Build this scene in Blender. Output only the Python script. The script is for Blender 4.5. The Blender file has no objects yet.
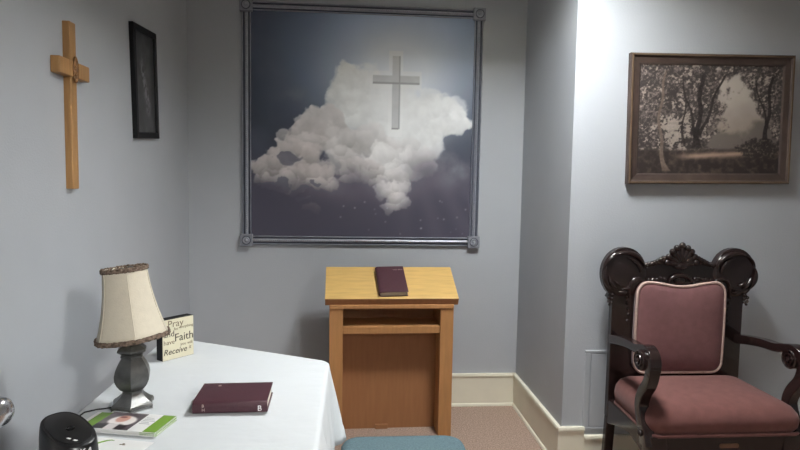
import bpy, bmesh, math, random
import numpy as np
from mathutils import Vector, Matrix

random.seed(4)
PI = math.pi
C = bpy.context.scene.collection

# ------------------------------------------------------------------ materials
def lin(c):
    return tuple(((v/255)/12.92 if v/255 <= .04045 else ((v/255+.055)/1.055)**2.4) for v in c)

def new_mat(name):
    m = bpy.data.materials.new(name); m.use_nodes = True
    nt = m.node_tree
    return m, nt, nt.nodes['Principled BSDF']

def mat(name, rgb, rough=.6, metal=0, spec=.5, var=.0, scale=20, bump=0, bscale=80, stretch=(1, 1, 1), sheen=0, coat=0):
    """procedural paint / fabric / metal: base colour broken up by noise, with a noise bump"""
    m, nt, b = new_mat(name)
    L = lin(rgb)
    b.inputs['Roughness'].default_value = rough
    b.inputs['Metallic'].default_value = metal
    b.inputs['Specular IOR Level'].default_value = spec
    b.inputs['Sheen Weight'].default_value = sheen
    b.inputs['Coat Weight'].default_value = coat
    tc = nt.nodes.new('ShaderNodeTexCoord')
    mp = nt.nodes.new('ShaderNodeMapping'); mp.inputs['Scale'].default_value = stretch
    nt.links.new(tc.outputs['Object'], mp.inputs['Vector'])
    nz = nt.nodes.new('ShaderNodeTexNoise'); nz.inputs['Scale'].default_value = scale; nz.inputs['Detail'].default_value = 5
    nt.links.new(mp.outputs['Vector'], nz.inputs['Vector'])
    cr = nt.nodes.new('ShaderNodeValToRGB')
    cr.color_ramp.elements[0].position = .3; cr.color_ramp.elements[1].position = .7
    cr.color_ramp.elements[0].color = (*[v*(1-var) for v in L], 1)
    cr.color_ramp.elements[1].color = (*[min(1, v*(1+var)) for v in L], 1)
    nt.links.new(nz.outputs['Fac'], cr.inputs['Fac'])
    nt.links.new(cr.outputs['Color'], b.inputs['Base Color'])
    if bump:
        n2 = nt.nodes.new('ShaderNodeTexNoise'); n2.inputs['Scale'].default_value = bscale; n2.inputs['Detail'].default_value = 4
        nt.links.new(mp.outputs['Vector'], n2.inputs['Vector'])
        bp = nt.nodes.new('ShaderNodeBump'); bp.inputs['Strength'].default_value = bump; bp.inputs['Distance'].default_value = .01
        nt.links.new(n2.outputs['Fac'], bp.inputs['Height'])
        nt.links.new(bp.outputs['Normal'], b.inputs['Normal'])
    return m

def attr_mat(name, rough=.5, spec=.4):
    m, nt, b = new_mat(name)
    a = nt.nodes.new('ShaderNodeAttribute'); a.attribute_name = 'Col'
    nt.links.new(a.outputs['Color'], b.inputs['Base Color'])
    b.inputs['Roughness'].default_value = rough
    b.inputs['Specular IOR Level'].default_value = spec
    return m

def emit_mat(name, rgb, strength):
    m, nt, b = new_mat(name)
    b.inputs['Base Color'].default_value = (.9, .9, .9, 1)
    b.inputs['Emission Color'].default_value = (*rgb, 1)
    b.inputs['Emission Strength'].default_value = strength
    return m

WALL = mat('wall_paint', (173, 177, 182), .55, spec=.3, var=.015, scale=6, bump=.12, bscale=160)
PANELPAINT = mat('wall_paint_panel', (173, 177, 182), .5, spec=.35, var=.01, scale=6, bump=.05, bscale=160)
CEIL = mat('ceiling_tile', (225, 225, 220), .9, var=.05, scale=60, bump=.3, bscale=120)
TRIM = mat('cream_trim_paint', (226, 221, 202), .4, spec=.45, var=.03, scale=9)
CARPET = mat('carpet', (172, 149, 134), .95, spec=.1, var=.4, scale=130, bump=.8, bscale=260)
WHITEDOOR = mat('door_paint', (170, 168, 165), .45, var=.02)
CHROME = mat('chrome', (215, 215, 218), .22, metal=1, var=.02)
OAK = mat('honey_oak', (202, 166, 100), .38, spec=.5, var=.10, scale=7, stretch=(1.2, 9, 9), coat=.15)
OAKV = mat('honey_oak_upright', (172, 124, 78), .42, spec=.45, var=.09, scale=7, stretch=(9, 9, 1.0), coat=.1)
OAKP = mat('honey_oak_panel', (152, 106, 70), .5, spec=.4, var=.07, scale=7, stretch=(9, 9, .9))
CLOTH = mat('white_tablecloth', (208, 212, 214), .9, spec=.15, var=.01, scale=30, bump=.45, bscale=7, stretch=(1, 2.2, 1), sheen=.1)
LAMINATE = mat('table_laminate', (150, 120, 90), .5, var=.1, scale=8, stretch=(6, 1, 1))
STEEL = mat('painted_steel', (60, 60, 62), .4, metal=.6)
PEWTER = mat('aged_pewter', (112, 112, 110), .36, metal=.8, var=.28, scale=28, bump=.1, bscale=40)
SHADE = mat('cream_lampshade', (208, 200, 182), .8, spec=.2, var=.03, scale=60, bump=.1, bscale=250)
SHADEIN = mat('lampshade_lining', (225, 222, 215), .8)
FRINGE = mat('brown_fringe', (122, 106, 94), .9, spec=.1, var=.6, scale=120, bump=.8, bscale=200)
BLACKPL = mat('black_plastic', (22, 22, 24), .32, spec=.5, var=.1, scale=40)
BLACKGL = mat('black_gloss', (12, 12, 13), .2, spec=.5)
BLACKFR = mat('black_frame', (18, 18, 20), .5, spec=.25)
WHITE = mat('white_ink', (240, 240, 240), .6)
LEATHER = mat('maroon_leather', (72, 42, 50), .42, spec=.4, var=.10, scale=50, bump=.25, bscale=300)
PAGES = mat('book_pages', (205, 196, 184), .8, var=.10, scale=60, stretch=(1, 1, 20))
GOLDINK = mat('faded_gilt', (190, 175, 165), .4, metal=.2)
MAHOG = mat('dark_mahogany', (36, 25, 24), .22, spec=.4, var=.22, scale=12, stretch=(6, 6, 1), coat=.25)
VELVET = mat('rose_velvet', (108, 72, 68), .9, spec=.1, var=.12, scale=25, bump=.15, bscale=300, sheen=.12)
VELVETB = mat('rose_velvet_back', (122, 86, 87), .9, spec=.1, var=.08, scale=35, bump=.15, bscale=300, sheen=.12)
PIPING = mat('pink_piping', (184, 158, 148), .8, var=.15, scale=150)
BRASS = mat('worn_brass', (120, 92, 74), .45, metal=.5, var=.1)
CROSSWOOD = mat('cross_wood', (164, 124, 78), .45, spec=.4, var=.14, scale=9, stretch=(9, 9, .9), bump=.05)
MEDAL = mat('carved_medallion', (128, 90, 52), .5, var=.5, scale=60, bump=.8, bscale=60)
TEAL = mat('teal_upholstery', (92, 112, 118), .9, spec=.1, var=.22, scale=160, bump=.4, bscale=300)
FRAMEGREY = mat('grey_frame', (158, 161, 170), .38, metal=.35, var=.12, scale=40)
FRAMEBROWN = mat('brown_picture_frame', (68, 56, 51), .5, spec=.3, var=.16, scale=14)
FRAMEGILT = mat('gilt_frame_edge', (104, 86, 68), .38, metal=.3, var=.16, scale=20)
FRAMELINER = mat('frame_liner', (70, 60, 56), .6, spec=.3, var=.15, scale=30)
SIGNFACE = mat('sign_face', (214, 208, 182), .7, var=.06, scale=14)
SIGNINK = mat('sign_ink', (62, 54, 46), .7)
SIGNINKP = mat('sign_ink_pale', (120, 108, 88), .7)
GREEN = mat('leaf_green_print', (116, 156, 52), .35)
PAPER = mat('glossy_paper', (236, 236, 234), .3, spec=.5, var=.01)
PAPERTXT = mat('grey_print', (170, 172, 176), .5)
LAMPGLOW = emit_mat('lit_diffuser', (.96, .985, 1), 155)
LAMPGLOW2 = emit_mat('lit_diffuser_far', (.97, .985, 1), 62)
ARTMAT = attr_mat('cloud_print', .45, .35)
BLOCKGREY = mat('grey_frame_block', (132, 135, 142), .45, metal=.2, var=.14, scale=60)
GROOVESHADE = mat('painted_groove_shade', (80, 83, 93), .7, spec=.2)  # darker slate that paints shade into the grey frame's recesses
ART2MAT = attr_mat('woodland_canvas', .5, .3)
ART3MAT = attr_mat('dark_print', .35, .4)
BROMAT = attr_mat('leaflet_photo', .3, .5)

# ------------------------------------------------------------------ helpers
def B(): return bmesh.new()

def add_box(bm, x0, x1, y0, y1, z0, z1, M=None):
    vs = [bm.verts.new((x, y, z)) for x in (x0, x1) for y in (y0, y1) for z in (z0, z1)]
    for q in ((0, 1, 3, 2), (4, 6, 7, 5), (0, 4, 5, 1), (2, 3, 7, 6), (0, 2, 6, 4), (1, 5, 7, 3)):
        bm.faces.new([vs[i] for i in q])
    if M is not None:
        for v in vs: v.co = M @ v.co
    return vs

def add_loops(bm, loops, cap0=True, cap1=True, closed=True):
    """skin a list of equal-length vertex loops"""
    rows = [[bm.verts.new(p) for p in lp] for lp in loops]
    n = len(rows[0])
    for a, b in zip(rows, rows[1:]):
        for i in range(n if closed else n-1):
            j = (i+1) % n
            bm.faces.new((a[i], a[j], b[j], b[i]))
    if cap0: bm.faces.new(rows[0][::-1])
    if cap1: bm.faces.new(rows[-1])
    return rows

def add_lathe(bm, prof, segs=32, M=None, a0=0, cap0=True, cap1=True):
    loops = []
    for r, z in prof:
        lp = []
        for i in range(segs):
            a = a0 + 2*PI*i/segs
            p = Vector((r*math.cos(a), r*math.sin(a), z))
            lp.append(M @ p if M is not None else p)
        loops.append(lp)
    return add_loops(bm, loops, cap0, cap1)

def add_tube(bm, pts, r, segs=8, closed=False):
    pts = [Vector(p) for p in pts]; n = len(pts)
    rr = r if isinstance(r, (list, tuple)) else [r]*n
    loops = []; ref = Vector((0, 0, 1))
    for i, p in enumerate(pts):
        if closed: t = pts[(i+1) % n]-pts[i-1]
        else: t = pts[min(i+1, n-1)]-pts[max(i-1, 0)]
        t.normalize()
        if abs(t.dot(ref)) > .95: ref = Vector((0, 1, 0)) if abs(t.y) < .9 else Vector((1, 0, 0))
        u = t.cross(ref).normalized(); w = u.cross(t).normalized(); ref = w
        loops.append([p+(u*math.cos(2*PI*k/segs)+w*math.sin(2*PI*k/segs))*rr[i] for k in range(segs)])
    if closed:
        loops.append(loops[0])
        rows = [[bm.verts.new(q) for q in lp] for lp in loops[:-1]]; rows.append(rows[0])
        for a, b in zip(rows, rows[1:]):
            for i in range(segs): bm.faces.new((a[i], a[(i+1) % segs], b[(i+1) % segs], b[i]))
    else: add_loops(bm, loops)

def add_prism(bm, poly, d0, d1, plane='xz'):
    """extrude a 2D outline; plane names the outline's two axes"""
    def P(a, b, d):
        return {'xz': (a, d, b), 'yz': (d, a, b), 'xy': (a, b, d)}[plane]
    A = [bm.verts.new(P(a, b, d0)) for a, b in poly]; D = [bm.verts.new(P(a, b, d1)) for a, b in poly]
    n = len(poly)
    bm.faces.new(A); bm.faces.new(D[::-1])
    for i in range(n): bm.faces.new((A[i], A[(i+1) % n], D[(i+1) % n], D[i]))

def add_ball(bm, c, r, scale=(1, 1, 1), M=None, u=10, v=7):
    m = Matrix.Translation(c) @ (M or Matrix()) @ Matrix.Diagonal((*[r*s for s in scale], 1))
    bmesh.ops.create_uvsphere(bm, u_segments=u, v_segments=v, radius=1, matrix=m)

def obj(name, bm, m, parent=None, smooth=False, bevel=0, seg=2, subsurf=0, angle=40):
    bmesh.ops.recalc_face_normals(bm, faces=bm.faces)
    me = bpy.data.meshes.new(name); bm.to_mesh(me); bm.free()
    o = bpy.data.objects.new(name, me); C.objects.link(o)
    for x in (m if isinstance(m, (list, tuple)) else [m]): me.materials.append(x)
    if parent: o.parent = parent
    if bevel:
        b = o.modifiers.new('bevel', 'BEVEL'); b.width = bevel; b.segments = seg; b.limit_method = 'ANGLE'; b.angle_limit = math.radians(35)
    if subsurf:
        s = o.modifiers.new('subsurf', 'SUBSURF'); s.levels = subsurf; s.render_levels = subsurf
    if smooth:
        me.polygons.foreach_set('use_smooth', [True]*len(me.polygons))
        if smooth != 'all':
            me.set_sharp_from_angle(angle=math.radians(angle))
    return o

def tag(o, label, cat, group=None):
    o['label'] = label; o['category'] = cat
    if group: o['group'] = group
    return o

def thing(name, label, cat, loc=(0, 0, 0), rot=(0, 0, 0), group=None):
    o = bpy.data.objects.new(name, None); C.objects.link(o); o.empty_display_size = .1
    o.location = loc; o.rotation_euler = rot
    return tag(o, label, cat, group)

def struct(name, bm, m, parent=None, **k):
    o = obj(name, bm, m, parent, **k)
    o['kind'] = 'structure'
    return o

def add_text(bm, body, size, M, depth=.0006, shear=0, align='LEFT', spacing=1):
    cu = bpy.data.curves.new('t', 'FONT'); cu.body = body; cu.size = size; cu.extrude = depth; cu.shear = shear
    cu.align_x = align; cu.space_character = spacing; cu.resolution_u = 3
    ob = bpy.data.objects.new('t', cu)
    me = bpy.data.meshes.new_from_object(ob)
    me.transform(M); bm.from_mesh(me)
    bpy.data.objects.remove(ob); bpy.data.curves.remove(cu); bpy.data.meshes.remove(me)

# value noise for printed pictures
def vnoise(x, y, seed):
    rs = np.random.RandomState(seed); T = rs.rand(256, 256)
    xi = np.floor(x).astype(int); yi = np.floor(y).astype(int); fx = x-xi; fy = y-yi
    fx = fx*fx*(3-2*fx); fy = fy*fy*(3-2*fy)
    g = lambda a, b: T[a % 256, b % 256]
    return (g(xi, yi)*(1-fx)+g(xi+1, yi)*fx)*(1-fy)+(g(xi, yi+1)*(1-fx)+g(xi+1, yi+1)*fx)*fy
def fbm(x, y, f, o, seed, gain=.5):
    s = 0; a = 1; t = 0
    for k in range(o):
        s = s+a*vnoise(x*f+7.3*k, y*f+3.1*k, seed+k); t += a; a *= gain; f *= 2.03
    return s/t
def sstep(a, b, x):
    t = np.clip((x-a)/(b-a), 0, 1); return t*t*(3-2*t)
def mixc(a, b, t): return a*(1-t[..., None])+b*t[..., None]

def picture(name, w, h, nx, nz, func, m, parent, y=0, depth=.006):
    """a printed sheet facing -Y, colours computed per vertex"""
    u, v = np.meshgrid(np.linspace(0, 1, nx), np.linspace(0, 1, nz))
    col = np.clip(func(u, v), 0, 255)/255
    col = np.where(col <= .04045, col/12.92, ((col+.055)/1.055)**2.4)
    co = np.stack([(u-.5)*w, np.full_like(u, y), (v-.5)*h], -1).reshape(-1, 3)
    idx = np.arange(nx*nz).reshape(nz, nx)
    f = np.stack([idx[:-1, :-1], idx[:-1, 1:], idx[1:, 1:], idx[1:, :-1]], -1).reshape(-1, 4)
    n0 = len(co)
    back = np.array([[-w/2, y+depth, -h/2], [w/2, y+depth, -h/2], [w/2, y+depth, h/2], [-w/2, y+depth, h/2]])
    faces = f.tolist()+[[n0+3, n0+2, n0+1, n0]]
    me = bpy.data.meshes.new(name); me.from_pydata(np.vstack([co, back]).tolist(), [], faces)
    a = me.color_attributes.new('Col', 'FLOAT_COLOR', 'POINT')
    full = np.ones((n0+4, 4), np.float32); full[:n0, :3] = col.reshape(-1, 3); full[n0:, :3] = .3
    a.data.foreach_set('color', full.ravel())
    o = bpy.data.objects.new(name, me); C.objects.link(o); me.materials.append(m); o.parent = parent
    return o

# ------------------------------------------------------------------ the room
XL, YB, YR, XC, H = -.962, 3.555, 2.735, 1.032, 2.76
XR, YF = 3.1, -3.0
bm = B(); add_box(bm, -2.4, XR+.1, YF-.1, YB+.1, -.1, 0); struct('floor', bm, CARPET)
bm = B(); add_box(bm, -2.4, XR+.1, YF-.1, YB+.1, H, H+.1); struct('ceiling', bm, CEIL)
bm = B(); add_box(bm, XL-.12, XC+.05, YB, YB+.1, 0, H); struct('wall_back', bm, WALL)
bm = B(); add_box(bm, XC, XR+.1, YR, YB+.1, 0, H); struct('wall_right_back', bm, WALL)
bm = B(); add_box(bm, XR, XR+.1, YF-.1, YR, 0, H); struct('wall_right', bm, WALL)
bm = B(); add_box(bm, -2.4, XR, YF-.1, YF, 0, H); struct('wall_front', bm, WALL)
bm = B()
D0, D1, DH = -.64, .27, 2.05
add_box(bm, XL-.12, XL, D1, YB, 0, H); add_box(bm, XL-.12, XL, YF, D0, 0, H); add_box(bm, XL-.12, XL, D0, D1, DH, H)
struct('wall_left', bm, WALL)
bm = B(); add_box(bm, -2.4, -2.3, YF, YB+.1, 0, H); struct('wall_hall', bm, WALL)
bm = B()
for y0, y1 in ((D0-.07, D0), (D1, D1+.07)): add_box(bm, XL, XL+.018, y0, y1, 0, DH+.07)
add_box(bm, XL, XL+.018, D0, D1, DH, DH+.07)
struct('trim_1', bm, TRIM, bevel=.004)

def baseboard(name, p0, p1, nrm, h, ext0=0, ext1=0):
    """board, cap moulding and quarter round along a wall foot"""
    p0 = Vector((*p0, 0)); p1 = Vector((*p1, 0)); n = Vector((*nrm, 0)); d = (p1-p0).normalized()
    p0 = p0-d*ext0; p1 = p1+d*ext1
    prof = [(0, 0), (.024, 0), (.0235, .008), (.020, .015), (.014, .018), (.014, h-.020), (.020, h-.017), (.021, h-.008), (.017, h), (0, h)]
    bm = B()
    add_loops(bm, [[p0+n*a+Vector((0, 0, z)) for a, z in prof], [p1+n*a+Vector((0, 0, z)) for a, z in prof]])
    return struct(name, bm, TRIM, smooth=True, angle=35)
baseboard('baseboard_back', (XL, YB), (XC, YB), (0, -1), .205)
baseboard('baseboard_alcove', (XC, YB), (XC, YR), (-1, 0), .205, 0, .012)
baseboard('baseboard_column', (XC, YR), (1.142, YR), (0, -1), .210, .021, 0)
baseboard('baseboard_right_back', (1.142, YR), (XR, YR), (0, -1), .166)
baseboard('baseboard_left', (XL, D1+.07), (XL, YB), (1, 0), .205)
baseboard('baseboard_right', (XR, YF), (XR, YR), (-1, 0), .166)
baseboard('baseboard_front', (XL, YF), (XR, YF), (0, 1), .166)

# open door folded back towards the left wall; only its knob shows
hx, hy = XL+.035, D1+.005
ang = math.atan2(.155, .85)
door = None
bm = B(); add_box(bm, -.0, .04, 0, .95, .01, 2.03)
for z0, z1 in ((.18, .85), (1.05, 1.9)):
    for y0, y1 in ((.12, .43), (.51, .82)):
        add_box(bm, .04, .046, y0, y1, z0, z1)
door = struct('door_1', bm, WHITEDOOR, bevel=.003)
door.location = (hx, hy, 0); door.rotation_euler = (0, 0, -ang)
bm = B()
Mk = Matrix.Translation((.050, .895, .95)) @ Matrix.Rotation(PI/2, 4, 'Y')
add_lathe(bm, [(.033, -.010), (.033, .004), (.028, .008), (.013, .012), (.012, .03), (.018, .036), (.026, .045), (.0295, .056), (.028, .066), (.021, .074), (.010, .078), (.001, .079)], 32, Mk)
obj('door_handle', bm, CHROME, door, smooth='all')['kind'] = 'structure'

# painted access panel low on the wall behind the armchair
ap = thing('access_panel', 'flat access hatch painted wall grey, low on wall left of the carved armchair', 'access panel', (1.335, YR, .39))
bm = B()
for a in ((-.2, .2, .185, .2), (-.2, .2, -.2, -.185), (-.2, -.172, -.185, .185), (.172, .2, -.185, .185)):
    add_box(bm, a[0], a[1], -.006, 0, a[2], a[3])
obj('panel_frame', bm, PANELPAINT, ap, bevel=.002)
bm = B(); add_box(bm, -.168, .168, -.005, 0, -.181, .181); obj('panel_door', bm, PANELPAINT, ap, bevel=.0015)

# ceiling lights
def ceiling_light(loc, w, d, label, glow, deep=.03):
    t = thing('ceiling_light', label, 'ceiling light', loc)
    bm = B()
    for a in ((-w/2-.03, w/2+.03, -d/2-.03, -d/2), (-w/2-.03, w/2+.03, d/2, d/2+.03), (-w/2-.03, -w/2, -d/2, d/2), (w/2, w/2+.03, -d/2, d/2)):
        add_box(bm, a[0], a[1], a[2], a[3], -deep, 0)
    obj('light_frame', bm, TRIM, t, bevel=.003)
    bm = B(); add_box(bm, -w/2, w/2, -d/2, d/2, -.02, -.004); obj('diffuser', bm, glow, t)
ceiling_light((.80, 2.16, H), .40, .40, 'square lit ceiling light nearest the carved armchair and lectern', LAMPGLOW, .17)
ceiling_light((1.2, -1.8, H), .6, .6, 'square lit ceiling light behind the viewer near the entrance side', LAMPGLOW2, .20)

# unseen spot lamp added behind the viewer to throw the table lamp's shadow
sx_, sy_, sz_ = 2.0, -2.0, 2.50
aim = Vector((-.78, 1.78, .74))-Vector((sx_, sy_, sz_)); q = aim.to_track_quat('-Z', 'Y').to_matrix().to_4x4()
sp = thing('added_spotlight', 'white ceiling spot lamp, added unseen behind the viewer, turned towards the table', 'added_spotlight', (sx_, sy_, sz_))
bm = B(); add_lathe(bm, [(.05, .24), (.05, .26)], 24); add_lathe(bm, [(.012, .05), (.012, .25)], 12); obj('mount', bm, TRIM, sp, smooth=True)
bm = B(); add_lathe(bm, [(.06, .10), (.15, .07), (.19, -.02), (.20, -.10), (.195, -.10), (.185, -.02), (.05, .07)], 28, q); obj('added_spot_head', bm, TRIM, sp, smooth=True)
ld = bpy.data.lights.new('added_spot_bulb', 'SPOT'); ld.energy = 430; ld.color = (1, .985, .96); ld.spot_size = math.radians(34); ld.spot_blend = .9; ld.shadow_soft_size = .14
lo_ = bpy.data.objects.new('added_spot_bulb', ld); C.objects.link(lo_); lo_.parent = sp; lo_.matrix_local = q @ Matrix.Translation((0, 0, -.11))

# ------------------------------------------------------------------ cloud picture with moulded frame
AX0, AX1, AZ0, AZ1 = -.623, .737, 1.029, 2.386
aw, ah = AX1-AX0, AZ1-AZ0
art = thing('framed_picture', 'large square picture of white clouds and a glowing cross in grey moulded frame', 'picture', ((AX0+AX1)/2, YB, (AZ0+AZ1)/2))
def cloud_func(u, v):
    # work in picture coordinates with y running down, in a 224 x 226 field
    x = u*224; y = (1-v)*226
    c3 = lambda *a: np.array(a, float)
    n1 = fbm(x/224, y/226, 5, 6, 3); n2 = fbm(x/224, y/226, 14, 5, 21); n3 = fbm(x/224, y/226, 34, 3, 40)
    nl = fbm(x/224, y/226, 3, 4, 77)
    # sky
    glow = np.exp(-(((x-146)/62)**2+((y-58)/58)**2)); glow2 = np.exp(-(((x-150)/120)**2+((y-20)/75)**2))
    sky = mixc(np.broadcast_to(c3(50, 55, 68), x.shape+(3,)), c3(146, 167, 200), np.clip(glow2*1.15, 0, 1))
    low = sstep(120, 185, y); sky = mixc(sky, c3(72, 70, 84), low*.9)
    sky = mixc(sky, c3(112, 116, 132), .35*sstep(.5, .75, nl)*(1-low))
    sky = mixc(sky, c3(226, 235, 246), np.clip(glow*1.2, 0, .96))
    # haze at right, low down
    hz = np.exp(-(((x-205)/48)**2+((y-150)/22)**2)); sky = mixc(sky, c3(142, 142, 152), hz*1.0*sstep(.3, .6, n1))
    hz3 = np.exp(-(((x-48)/16)**2+((y-82)/7)**2)); sky = mixc(sky, c3(110, 114, 126), hz3*.6*sstep(.35, .65, n2))
    hz2 = np.exp(-(((x-115)/80)**2+((y-172)/20)**2)); sky = mixc(sky, c3(128, 122, 134), hz2*.8)
    # cloud body: heaps of puffs painted from the back to the front
    rs = np.random.RandomState(11)
    img = sky
    wx = (fbm(x/224, y/226, 11, 4, 310)-.5)*16+(n3-.5)*5; wy = (fbm(x/224, y/226, 11, 4, 330)-.5)*16+(n3-.5)*5
    X = x+wx; Y = y+wy
    puffs = []
    def heap(cx, cy, sx, sy, n, r0, r1, lo, hi, warm):
        for _ in range(n):
            a = rs.uniform(0, 2*PI); q = math.sqrt(rs.rand())
            puffs.append((cx+sx*q*math.cos(a), cy+sy*q*math.sin(a), rs.uniform(r0, r1), lo, hi, warm))
    # (centre, spread, count, radii, shade tone, lit tone, warmth)
    heap(112, 88, 26, 18, 26, 12, 20, .88, 1.0, 0)
    heap(106, 68, 20, 9, 18, 8, 13, .86, 1.0, 0)
    heap(92, 86, 10, 16, 14, 8, 12, .84, .98, 0)
    heap(66, 108, 8, 9, 12, 5, 9, .62, .88, .6)
    heap(78, 108, 9, 12, 14, 7, 11, .66, .90, .5)
    heap(56, 116, 9, 8, 12, 5, 9, .60, .88, .6)
    heap(40, 132, 10, 8, 12, 5, 8, .56, .86, .8)
    heap(16, 156, 8, 6, 10, 4, 7, .5, .8, 1)
    heap(150, 110, 36, 30, 34, 14, 24, .84, .98, 0)
    heap(188, 98, 24, 16, 26, 9, 16, .86, 1.0, 0)
    heap(208, 104, 10, 9, 12, 7, 12, .80, .98, 0)
    heap(80, 122, 16, 14, 20, 8, 14, .60, .86, .6)
    heap(58, 126, 14, 12, 20, 6, 12, .58, .86, .8)
    heap(44, 144, 22, 12, 30, 5, 11, .52, .84, 1)
    heap(24, 160, 16, 9, 24, 4, 9, .46, .78, 1)
    heap(62, 164, 30, 10, 30, 5, 10, .50, .80, 1)
    heap(112, 140, 30, 22, 36, 8, 15, .62, .90, .5)
    heap(160, 142, 22, 16, 24, 8, 14, .66, .90, .3)
    heap(140, 146, 20, 14, 22, 6, 11, .72, .99, .3)
    heap(112, 160, 22, 10, 20, 5, 9, .52, .84, .7)
    heap(143, 170, 15, 12, 26, 5, 9, .66, .97, .5)
    heap(145, 188, 11, 8, 18, 4, 7, .60, .92, .6)
    heap(62, 198, 8, 3, 5, 3, 5, .45, .62, .8)
    for px, py, r, lo, hi, wm in puffs:
        dx = (X-px)/r; dy = (Y-py)/r; d2 = dx*dx+dy*dy
        box = d2 < 1.3
        if not box.any(): continue
        d = np.sqrt(d2[box]); al = sstep(1.02, .72, d)
        lit = np.clip(.62-.5*dy[box]-.22*dx[box]*0+.15*(1-d), 0, 1)
        t = lo+(hi-lo)*lit+(n3[box]-.5)*.10+(n2[box]-.5)*.12
        t = np.clip(t, 0, 1.04)
        c = np.stack([t*(249+3*wm), t*(252-8*wm), t*(252-9*wm)], -1)
        al = al*(.62 if hi > .93 else .74)
        img[box] = img[box]*(1-al[:, None])+c*al[:, None]
    # glow round the cross softens the cloud behind it
    gl = np.exp(-(((x-146)/34)**2+((y-82)/44)**2)); img = mixc(img, c3(248, 251, 253), gl*.7)
    # dark gaps at left
    for bx, by, rx, ry in ((40, 148, 15, 7), (28, 173, 15, 6), (46, 176, 12, 5), (52, 186, 8, 3), (66, 172, 5, 3)):
        g = 1-np.sqrt(((X-bx)/rx)**2+((Y-by)/ry)**2)+(n2-.5)*1.2+(n3-.5)*.9
        img = mixc(img, c3(104, 104, 116), sstep(.05, .30, g)*.85)
    # clouds sink into shade at their foot
    ft = sstep(164, 194, y+16*(n1-.5)*2)*(1-np.exp(-(((x-146)/19)**2+((y-176)/26)**2)))
    img = mixc(img, c3(72, 70, 84), ft*.85)
    sd = np.exp(-(((x-104)/16)**2+((y-172)/16)**2))+np.exp(-(((x-178)/20)**2+((y-158)/16)**2)); img = mixc(img, c3(84, 80, 94), np.clip(sd*.85*(.4+n1), 0, .8))
    rays = sstep(150, 200, y)*sstep(110, 190, x)*(.5+.5*np.sin((x-146)/(np.abs(y-90)+8)*26))
    img = mixc(img, c3(112, 110, 124), rays*.22)
    # the cross
    def bar(x0, x1, y0, y1): return sstep(x0-.5, x0+.5, x)*sstep(x1+.5, x1-.5, x)*sstep(y0-.5, y0+.5, y)*sstep(y1+.5, y1-.5, y)
    halo = np.maximum(bar(137, 151, 36, 122), bar(118, 170, 56, 74))
    img = mixc(img, c3(250, 252, 253), halo*.5)
    cr = np.maximum(bar(140.5, 147.5, 41, 114), bar(121, 168, 60.5, 67.5))
    img = mixc(img, c3(200, 203, 205), cr*(.9+.3*(n3-.5)))
    edge = np.maximum(bar(121, 168, 67.2, 69), np.maximum(bar(147.3, 148.4, 41, 114), bar(140.5, 147.5, 113, 114.5)))
    img = mixc(img, c3(150, 153, 157), edge*.9)
    # specks of light at the foot
    rs = np.random.RandomState(5)
    for _ in range(26):
        px, py = rs.uniform(90, 220), rs.uniform(186, 222)
        img = mixc(img, c3(190, 190, 200), np.exp(-((x-px)**2+(y-py)**2)/.8)*rs.uniform(.15, .6))
    return img
picture('print', aw-.035, ah-.035, 300, 300, cloud_func, ARTMAT, art, y=-.012)
def rail(L, vertical):
    bm = B()
    prof = [(-.027, 0), (-.027, -.012), (-.023, -.020), (-.019, -.010), (-.010, -.010), (-.007, -.020), (0, -.023), (.007, -.020), (.010, -.010), (.018, -.010), (.022, -.020), (.026, -.013), (.026, 0)]
    pl = lambda t, a, d: (a, d, t) if vertical else (t, d, a)
    add_loops(bm, [[pl(-L/2, a, d) for a, d in prof], [pl(L/2, a, d) for a, d in prof]])
    n = int(L/.011)
    for i in range(n):
        t = -L/2+(i+.5)*L/n
        v = [bm.verts.new(pl(t+s, a, d)) for s, a, d in ((-.004, 0, -.022), (0, -.0045, -.022), (.004, 0, -.022), (0, .0045, -.022))]
        top = bm.verts.new(pl(t, 0, -.029))
        for k in range(4): bm.faces.new((v[k], v[(k+1) % 4], top))
    return bm
def groove_shade(L, a0, a1, vertical):  # strip laid between the moulding ridges as painted shade
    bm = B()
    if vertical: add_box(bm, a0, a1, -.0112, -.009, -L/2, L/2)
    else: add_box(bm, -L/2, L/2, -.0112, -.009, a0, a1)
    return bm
for sgn in (-1, 1):
    for vert in (True, False):
        L = (ah if vert else aw)-.07
        o = obj('frame_rail', rail(L, vert), FRAMEGREY, art, smooth=True, angle=30)
        o.location = (sgn*aw/2, 0, 0) if vert else (0, 0, sgn*ah/2)
        if sgn > 0: o.rotation_euler = (0, PI, 0)
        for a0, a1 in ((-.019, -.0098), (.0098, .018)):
            g = obj('groove_shade', groove_shade(L, a0, a1, vert), GROOVESHADE, o); g['label'] = 'dark strip painted as shade between the frame ridges'
for sx in (-1, 1):
    for sz in (-1, 1):
        bm = B(); add_box(bm, -.036, .036, -.034, 0, -.036, .036)
        blk = obj('corner_block', bm, BLOCKGREY, art, bevel=.003); blk.location = (sx*aw/2, 0, sz*ah/2)
        bm = B(); Mr = Matrix.Translation((0, -.034, 0)) @ Matrix.Rotation(PI/2, 4, 'X')
        add_lathe(bm, [(.0205, -.001), (.0205, .004), (.018, .006), (.015, .002), (.011, .0015), (.009, .006), (.004, .009), (.0005, .009)], 24, Mr)
        obj('rosette', bm, FRAMEGREY, blk, smooth=True)
        bm = B(); add_lathe(bm, [(.0265, -.002), (.0265, .0012), (.0215, .0012), (.0215, -.002)], 28, Mr); obj('groove_shade', bm, GROOVESHADE, blk)  # dark ring painting shade round the rosette

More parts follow.
